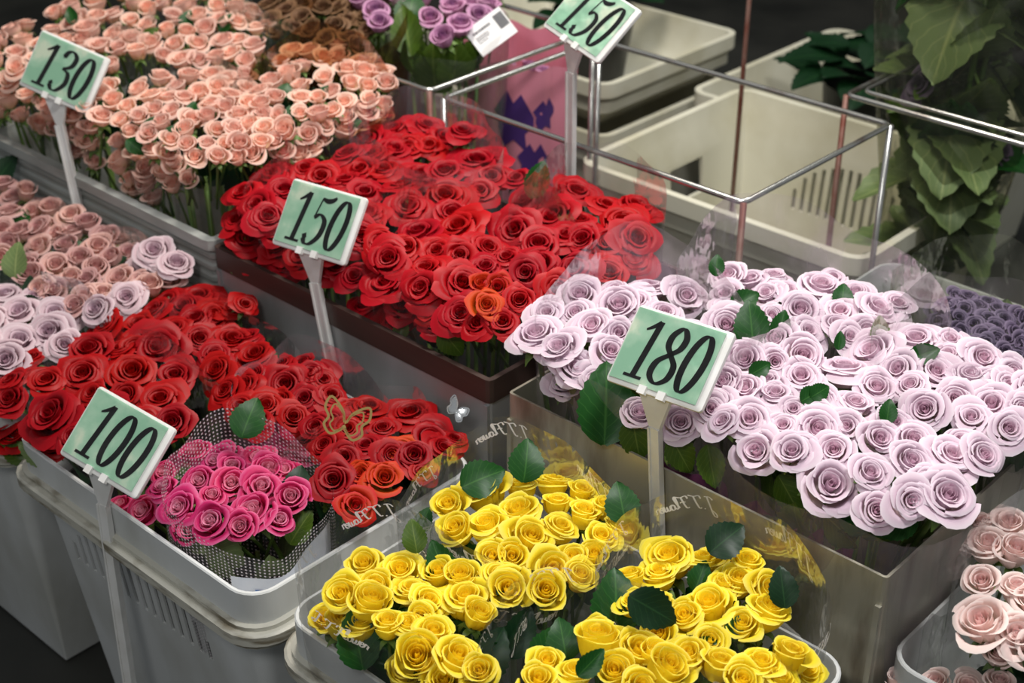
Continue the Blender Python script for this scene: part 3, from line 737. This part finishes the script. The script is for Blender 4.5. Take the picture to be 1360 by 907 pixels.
bouquet('red roses at the front of the banded bin, in crinkled film with orange-tinted blooms', 'redD',
  [(633,217,66),(558,231,48),(591,231,50),(653,235,46),(686,237,38),(591,262,58),(543,275,48),(637,253,40),(532,248,42),(556,308,60),(609,303,60),(600,286,48),(648,330,46),(644,356,44),(505,323,46),(516,345,52),(565,359,50),(611,339,44),(580,334,46),(673,343,40),(513,377,58),(471,368,42),(559,382,50),(614,377,52,'redD'),(612,417,52),(533,404,44),(568,408,48),(661,382,40,'orange'),(667,428,48),(484,406,42),(577,426,44),(646,405,42,'orange'),(634,430,42),(526,428,40),(640,380,34,'orange'),(540,330,44),(690,400,40)],
  .62, DB, Wrap(-1.175, 1.185, .128, .128, .615, -.01, .06, seed=35, ripple=.03), 'cello', False, 16, 'leafd',
  [(533,435,34,85,-.01,'leafl'),(600,455,44,-50,-.03,'leafl'),(640,380,50,70,.0,'leafl')], group=GD)
bouquet('red roses at the right end of the banded bin, with one upright leaf', 'redD',
  [(766,256,52),(735,289,60),(697,265,48),(805,274,44),(843,276,52),(827,296,58),(845,318,54),(770,296,48),(732,261,40),(684,307,56),(715,327,52),(774,320,46),(752,314,44),(807,322,42),(715,351,46),(763,358,50),(807,364,52),(841,344,48),(697,362,42),(740,385,46),(790,390,46)],
  .622, (-1.5, -1.02, 1.08, 1.42), Wrap(-1.095, 1.325, .078, .098, .62, -.01, .085, seed=37), 'cello', False, 10, 'leafd', [(714,238,54,70,.03,'leaf'),(866,322,16,80,.0,'leaf')], group=GD)

# ---- red and hot pink roses in the front tub
GA = 'red rose bouquets in the vented tub'
AB = (-1.60, -1.01, .712, 1.02)
bouquet('dark red roses with one large open bloom, above the 100 tag', 'red',
  [(70,552,74,),(110,497,54),(176,497,56),(13,506,44),(62,506,48),(13,532,46),(212,530,54),(119,468,56),(232,499,46),(229,563,50),(7,557,46),(73,592,38),(22,577,50),(97,580,40),(123,523,42),(168,525,42),(40,478,40),(190,560,44),(150,545,40),(-12,520,44)],
  .49, AB, Wrap(-1.375, .80, .135, .092, .485, -.01, .03, seed=41), 'cello', False, 12, 'leafd', [(50,600,60,160,-.01,'leafg'),(50,470,60,150,.0,'leaf'),(20,600,50,150,-.02,'leafl')], group=GA)
bouquet('dark red roses next to the dusty pink roses', 'red',
  [(141,433,52),(185,433,50),(210,462,62),(232,437,46),(265,395,56),(205,415,48),(260,424,46),(159,464,44),(222,400,40),(285,420,46),(312,412,40),(285,473,42),(265,451,42),(245,408,40),(180,462,44),(325,405,34)],
  .49, AB, Wrap(-1.385, .955, .12, .062, .485, .0, .03, seed=43), 'cello', False, 8, 'leafd', [(223,405,24,80,.01,'leaf')], group=GA)
bouquet('dark red roses between the pink bouquet and the grey bin wall', 'red',
  [(308,453,54),(326,449,42),(339,473,50),(288,493,48),(374,484,38),(379,510,48),(414,499,48),(337,497,38),(324,512,40),(405,530,46),(441,526,42),(352,541,50),(374,532,38),(343,561,42),(403,482,28),(430,505,36),(300,520,44),(320,540,44),(390,555,40)],
  .49, AB, Wrap(-1.205, .945, .10, .072, .485, .0, .035, seed=45), 'cello_sheen', False, 8, 'leafd', [(366,480,24,85,.01,'leaf')], group=GA)
bqA, _ = bouquet('red and orange-tinted roses with butterfly foil stickers on the wrap', 'red',
  [(489,543,54),(545,550,56),(508,570,38),(571,584,52),(603,584,40),(533,599,48,'orange'),(487,592,46),(431,592,40),(462,570,38),(458,608,40),(511,635,48,'orange'),(443,638,52),(472,672,48,'orange'),(588,596,42),(550,606,42),(419,568,36),(465,545,42),(480,630,42,'orange'),(560,628,42),(440,560,40),(520,605,38)],
  .49, AB, Wrap(-1.072, .905, .066, .105, .485, -.02, .04, seed=47), 'cello', False, 14, 'leafd', [(445,670,46,100,-.02,'leafl'),(478,690,40,-90,-.03,'leafl'),(530,660,44,-70,-.03)], group=GA)
# foil butterflies
def butterfly(bq, P, X, Y, s, mat, solid=False):
    pts = cat_rom([(0, .05), (.25, .55), (.85, .95), (1., .45), (.75, .08), (.85, -.3), (.5, -.6), (.12, -.3), (0, -.1), (-.12, -.3), (-.5, -.6), (-.85, -.3), (-.75, .08), (-1, .45), (-.85, .95), (-.25, .55)], 5, True)
    nz = X.cross(Y); mb = MB()
    vs, fs = strip(pts, (lambda n, t: .11), True)
    lift = lambda x: abs(x)*.25
    mb.add([P+X*(x*s)+Y*(y*s)+nz*(lift(x)*s) for x, y in vs], fs)
    if solid:
        k = [P+X*(p[0]*s*.9)+Y*(p[1]*s*.9)+nz*(lift(p[0])*s-.0005) for p in pts]
        c = P; mb.add([c]+k, [(0, i+1, (i+1) % len(k)+1) for i in range(len(k))])
    else:
        vs, fs = strip([Vector((p[0]*.72, p[1]*.72)) for p in pts], (lambda n, t: .07), True)
        mb.add([P+X*(x*s)+Y*(y*s)+nz*(lift(x)*s) for x, y in vs], fs)
    part('butterfly_sticker', mb, mat, bq)
butterfly(bqA, at(458, 563, .53), (RT*.95-UP*.3).normalized(), (UP*.8+FH*.3+RT*.25).normalized(), .026, M['gold'])
butterfly(bqA, atY(606, 546, 1.012), (RT*.6-UP*.6).normalized(), (UP*.8+RT*.5).normalized(), .013, M['silver'], True)
wp = Wrap(-1.118, .782, .092, .076, .478, -.012, .055, seed=51, n=2.6, tw=.3)
bqP, wo = bouquet('hot pink roses in white-dotted film with a white paper band', 'pink',
  [(259,604,36),(286,613,36),(219,628,32),(217,648,36),(266,639,40),(308,642,42),(347,648,44),(356,626,40),(387,661,44),(191,681,44),(239,675,44),(281,692,52),(338,681,54),(378,626,32),(308,620,34),(160,670,30),(343,608,32),(299,602,30),(281,659,32),(320,700,40),(372,690,36),(250,705,38)],
  .478, (-1.25, -1.02, .712, 1.0), wp, 'cello_dots', False, 10, 'leafg', Rscale=1.42, leaves=
  [(250,622,30,60,.0),(215,670,40,110,-.01,'leafd'),(300,735,56,-30,-.01),(270,720,56,-20,-.01),(398,700,52,60,.0,'leafl'),(330,555,56,70,.05,'leaf'),(395,640,44,80,.01,'leafd')])
mb = MB().grid(lambda u, v: wp(.79+.24*u, .74+(.19+.05*u)*v, .0015), 30, 6)
pb = part('paper_band', mb, M['band_paper'], bqP); pb['label'] = 'white paper band round the foot of the bunch'
mb = MB().grid(lambda u, v: wp(.835+.03*u, .865+.04*v, .0030), 6, 3); part('sticker', mb, M['blue'], bqP)

# ---- dusty pink and lilac
GS = 'dusty pink bouquets left of the red roses'
SB = (-2.1, -1.49, .712, 1.02)
bouquet('pale lilac open roses at the left edge of the picture', 'lilac',
  [(26,415,58),(73,417,52),(7,393,48),(66,442,56),(26,453,56),(9,479,58),(86,459,42),(-15,430,52),(45,395,36),(-20,460,52)],
  .495, SB, Wrap(-1.60, .80, .10, .088, .49, .0, .04, seed=61), 'cello', False, 10, 'leaf', [(45,405,36,-30,.01,'leafd'),(60,478,60,170,-.01,'leaf')], group=GS)
bouquet('dusty pink roses between the lilac roses and the red ones', 'dusty',
  [(51,303,40),(51,329,38),(75,353,42),(40,367,40),(53,384,38),(95,309,36),(106,345,36),(128,356,34),(130,329,40),(141,316,40),(159,371,46),(115,371,36),(113,393,36),(137,389,32),(168,395,48,'lilac'),(194,351,46,'lilac'),(205,334,46,'lilac'),(234,353,46,'lilac'),(225,371,42),(199,382,38),(130,413,44,'lilac'),(35,353,38),(73,387,36),(95,371,30),(172,336,32),(150,345,34),(90,330,34),(185,375,36),(100,408,36),(215,352,40,'lilac')],
  .50, SB, Wrap(-1.635, .945, .125, .078, .495, .0, .04, seed=63), 'cello', False, 10, 'leaf',
  [(155,348,30,30,.01,'leafd'),(92,330,34,40,.01),(40,380,30,100,.01,'leafd'),(20,345,50,90,.02,'leafg')], group=GS)
bouquet('dim peach-pink roses under the 130 tag, at the left edge', 'dusty',
  [(5,243,34),(20,263,38),(13,283,38),(44,283,36),(24,309,38),(4,305,36),(95,285,36),(68,278,32),(115,298,36),(75,312,32),(13,327,36),(3,342,36),(35,255,30),(-14,290,36),(60,300,32)],
  .495, SB, Wrap(-1.835, .955, .105, .066, .49, .0, .03, seed=65), 'cello', False, 8, 'leafd', [(28,290,30,80,.01,'leaf'),(5,225,50,60,.02,'leafd')], group=GS)

# ---- peach spray roses
def fill(poly, sp, seed, sz):
    r = random.Random(seed); out = []
    xs = [p[0] for p in poly]; ys = [p[1] for p in poly]
    def inside(x, y):
        c = False
        for i in range(len(poly)):
            (xa, ya), (xb, yb) = poly[i], poly[i-1]
            if (ya > y) != (yb > y) and x < (xb-xa)*(y-ya)/(yb-ya)+xa: c = not c
        return c
    for _ in range(4000):
        x, y = r.uniform(min(xs), max(xs)), r.uniform(min(ys), max(ys))
        if inside(x, y) and all(math.hypot(x-a[0], (y-a[1])*1.25) > sp for a in out): out.append((x, y, sz*r.uniform(.82, 1.18)))
    return out
GP = 'peach spray rose bouquets in the grey tray'
PB = (-2.3, -1.54, 1.085, 1.50)
bouquet('peach spray roses in the middle of the grey tray, right of the 130 tag', 'peach',
  fill([(148,190),(165,120),(240,90),(335,100),(360,150),(352,205),(300,222),(240,215),(200,250),(170,240)], 20, 3, 28)+[(176,250,26),(205,262,26),(230,245,26),(196,236,28),(160,222,28),(250,238,24)],
  .665, PB, Wrap(-1.69, 1.165, .115, .092, .66, -.05, .05, seed=71), 'cello', False, 16, 'leafd', [(200,165,26,60,.01,'leaf'),(255,145,24,80,.01,'leaf'),(230,175,26,40,.01,'leaf'),(310,215,26,60,0,'leaf'),(180,195,30,-40,0,'leaf'),(270,200,26,90,0,'leaf')], group=GP, ul=.06, tilt=.3, Rscale=1.38)
bouquet('peach spray roses at the right end of the tray, in brownish film', 'peach',
  fill([(345,110),(385,62),(450,58),(505,90),(524,130),(500,160),(440,180),(395,212),(350,190)], 20, 5, 29),
  .672, PB, Wrap(-1.625, 1.345, .118, .094, .668, -.03, .06, seed=73, n=2.2), 'cello_brown', False, 14, 'leafd', [(378,120,24,70,.01,'leaf'),(430,122,22,60,.01,'leaf'),(385,150,22,90,.01,'leaf'),(470,165,24,30,0,'leaf')], group=GP, ul=.06, tilt=.3, Rscale=1.38)
bouquet('peach spray roses at the left edge, behind the 130 tag', 'peach',
  fill([(-30,70),(30,28),(110,40),(150,80),(155,150),(120,190),(70,180),(20,150),(-30,140)], 21, 7, 29)+[(100,200,26),(125,215,26),(90,165,26),(112,178,28)],
  .665, PB, Wrap(-1.945, 1.165, .125, .095, .66, -.05, .045, seed=75), 'cello', False, 16, 'leafd', [(140,130,24,60,.01,'leaf'),(95,20,28,110,.02,'leaf')], group=GP, ul=.06, tilt=.3, Rscale=1.38)
bouquet('peach spray roses at the top edge, back of the tray', 'peach',
  fill([(70,15),(110,-30),(330,-30),(345,50),(330,85),(240,80),(130,60)], 21, 9, 29),
  .675, (-2.5, -1.54, 1.085, 1.62), Wrap(-1.90, 1.365, .14, .09, .67, -.02, .05, seed=77), 'cello', False, 10, 'leafd', [(248,25,28,70,.01,'leaf'),(300,30,30,60,.01,'leaf'),(200,45,26,40,.01,'leafl')], group=GP, ul=.06, tilt=.3, Rscale=1.38)

# ---- blush roses at the right
GB = 'blush rose bouquets at the right edge'
bouquet('blush roses in clear film at the right edge', 'blush',
  [(1341,698,54),(1312,725,58),(1304,773,52),(1304,828,76),(1351,783,54),(1351,844,62),(1328,868,50),(1304,693,32),(1348,735,52),(1372,800,56),(1380,720,56),(1375,860,60)],
  .525, (-.47, .2, 1.085, 1.39), Wrap(-.375, 1.185, .092, .112, .52, -.02, .05, seed=81, n=2.4), 'cello', False, 10, 'leafd', group=GB, tilt=.22)
bouquet('blush rose tips at the bottom edge, in the frosted tub', 'blush',
  [(1195,908,42),(1243,908,46),(1327,906,42),(1285,915,44),(1220,925,40)],
  .475, (-.47, .2, 1.075, 1.39), Wrap(-.40, 1.105, .066, .034, .47, -.01, .02, seed=83), 'cello', False, 4, 'leafd', group=GB, tilt=.22)

# ---- background bouquets
bqM, wm = bouquet('mauve roses in clear film with a white label, at the top of the picture', 'mauve',
  [(572,24,32),(612,33,36),(590,50,34),(636,20,34),(500,15,36),(601,10,36),(621,4,30),(649,6,32),(533,2,30),(504,30,32),(560,-5,34),(480,0,34),(660,-15,34)],
  .70, (-2.0, -1.56, 1.50, 1.84), Wrap(-1.66, 1.63, .10, .085, .69, -.02, .05, seed=91, kb=.3), 'cello', False, 14, 'leafl', [(540,40,70,100,.0,'leafl'),(545,10,50,80,.01,'leaf'),(520,60,60,70,-.03,'leafl')], ul=.07)
lp = at(652, 42, .69); lx = (RT*.75+UP*.55).normalized(); ly = (UP*.85-RT*.35+FH*.2).normalized(); ly = (ly-lx*ly.dot(lx)).normalized(); ln = lx.cross(ly)
Rl = Matrix((lx, ly, ln)).transposed()
mb = MB().box(lp, (.034, .026, .0004), Rl); lab = part('paper_label', mb, M['label'], bqM, False)
for k, (yy, x0_, x1_, hh) in enumerate(((.012, -.026, .006, .0022), (.004, -.026, -.004, .0007), (.001, -.026, -.002, .0007), (-.002, -.026, -.006, .0007), (-.006, -.026, -.01, .0007))):
    g = MB(); x = x0_
    while x < x1_:
        wdt = RNG.uniform(.0015, .004); g.box(lp+lx*(x+wdt/2)+ly*yy+ln*.0008, (wdt/2, hh, .0002), Rl); x += wdt+.0012
    o = part('print_line', g, M['grey_ink'], bqM, False); o.parent = lab; o.location = (0, 0, 0)
g = MB()
for k in range(14): g.box(lp+lx*(.016+.0012*k)+ly*.006+ln*.0008, (.0003+.0002*(k % 3 == 0), .013, .0002), Rl)
o = part('barcode', g, M['grey_ink'], bqM, False); o.parent = lab; o.location = (0, 0, 0)
bouquet('faded brown spray roses in brown film at the top, beside the mauve roses', 'brown',
  fill([(345,0),(400,-20),(480,-10),(490,50),(470,70),(420,45),(360,45)], 20, 12, 30), .685, (-2.3, -1.6, 1.46, 1.75), Wrap(-1.80, 1.56, .085, .072, .68, -.02, .06, seed=93), 'cello_brown', False, 12, 'leafg', ul=.06)
# pink paper cone with purple print
pc = at(690, 140, .50); e = empty('paper_bouquet', (pc.x, pc.y, .004), 'bouquet in pink paper with purple print, behind the wire stand corner', 'bouquet')
wpk = Wrap(pc.x, pc.y, .105, .09, .58, .02, .04, zb=.02, n=2.0, seed=95, ripple=.06, kb=.25)
wpo = wpk.build(e, M['pinkpaper'], 'paper_wrap')
for (u, v, du, dv) in ((.84, .83, .11, .16), (.90, .70, .09, .13), (.79, .68, .08, .10), (.93, .86, .07, .09)):
    ps = [(math.cos(a*.5236)*(1+.35*math.sin(a*2.7)), math.sin(a*.5236)*(1+.3*math.cos(a*3.1))) for a in range(12)]
    g = MB(); vs = [wpk(u, v, .002)]+[wpk(u+du*.5*x, v+dv*.5*y, .002) for x, y in ps]; g.add(vs, [(0, i+1, (i+1) % 12+1) for i in range(12)])
    o = part('flower_print', g, M['purpleprint'], e); o.parent = wpo; o.location = (0, 0, 0)
for k in range(7):
    a = k*.9; add_rose(e, 'mauve', Vector((pc.x+.045*math.cos(a)*(k > 0), pc.y+.04*math.sin(a)*(k > 0), .56)), .02, Vector((.3*math.cos(a), .3*math.sin(a), 1)))
# tall green bouquet
gx, gy = -.985, 2.08
e = empty('green_bouquet', (gx, gy, .004), 'tall bunch of large green leaves in crumpled clear film at the right', 'bouquet')
wg = Wrap(gx, gy, .15, .14, 1.0, -.0, .05, zb=.02, n=2.2, seed=97, ripple=.07, kb=.30)
wg.build(e, M['cello_thick'])
for k in range(80):
    a = RNG.uniform(0, 6.28); r = RNG.uniform(.03, .105); z = RNG.uniform(.34, 1.0); r *= min(1, .35+z*.7)
    P = Vector((gx+r*math.cos(a), gy+r*math.sin(a), z)); d = Vector((math.cos(a)*.8, math.sin(a)*.8, RNG.uniform(-.9, .7)))
    add_leaf(e, P, RNG.uniform(.13, .20), d, Vector((math.cos(a), math.sin(a), .6)), RNG.choice(('leafg', 'leafg', 'leafg', 'leafl', 'leaf')))
for k in range(8):
    a = k*.785; r = .03+.02*(k % 3)
    part('stalk', MB().tube([(gx+.015*math.cos(a), gy+.015*math.sin(a), .02), (gx+.03*math.cos(a), gy+.03*math.sin(a), .5), (gx+r*1.6*math.cos(a), gy+r*1.6*math.sin(a), 1.02)], .005, 6), M['stem'], e)
for k in range(5):
    a = k*2.2; add_rose(e, 'violet', Vector((gx+.085*math.cos(a), gy+.08*math.sin(a), .55+.05*k)), .034, Vector((math.cos(a), math.sin(a), .6)))
# violet flowers behind the lavender bin
bouquet('small violet flowers in film behind the lavender roses, right edge', 'violet',
  fill([(1235,415),(1270,390),(1400,420),(1410,480),(1330,480),(1260,450)], 15, 15, 26), .56, (-.9, -.46, 1.49, 1.8), Wrap(-.66, 1.585, .12, .10, .555, .0, .05, seed=99), 'cello_thick', False, 16, 'leafg', name='violet_bouquet')
# dark potted plants in the far crates
def pot(cx, cy, zb, zt, r, label, n, ll):
    e = empty('potted_plant', (cx, cy, zb), label, 'plant')
    mb = MB().grid(lambda u, v: (cx+r*(.75+.25*v)*math.cos(-6.2832*u), cy+r*(.75+.25*v)*math.sin(-6.2832*u), zb+(zt-zb)*v), 20, 4, True); part('pot', mb, M['black'], e)
    part('soil', MB().add([(cx+r*.96*math.cos(a*.3142), cy+r*.96*math.sin(a*.3142), zt-.02) for a in range(20)], [tuple(range(20))]), M['black'], e, False)
    for k in range(n):
        a = k*2.4; q = math.sqrt((k+.5)/n)
        P = Vector((cx+r*1.5*q*math.cos(a), cy+r*1.5*q*math.sin(a), zt+.06*(1.2-q)+RNG.uniform(0, .06)))
        add_leaf(e, P, ll*RNG.uniform(.8, 1.2), Vector((math.cos(a), math.sin(a), RNG.uniform(.0, .8))), Vector((math.cos(a)*.4, math.sin(a)*.4, 1)), 'leafd', 1)
pot(-1.44, 2.70, .016, .36, .13, 'dark leafy potted plant in the farthest cream crate', 30, .11)
pot(-2.0, 2.42, .306, .46, .09, 'dark leafy plant in a black pot in the stacked crates', 16, .09)
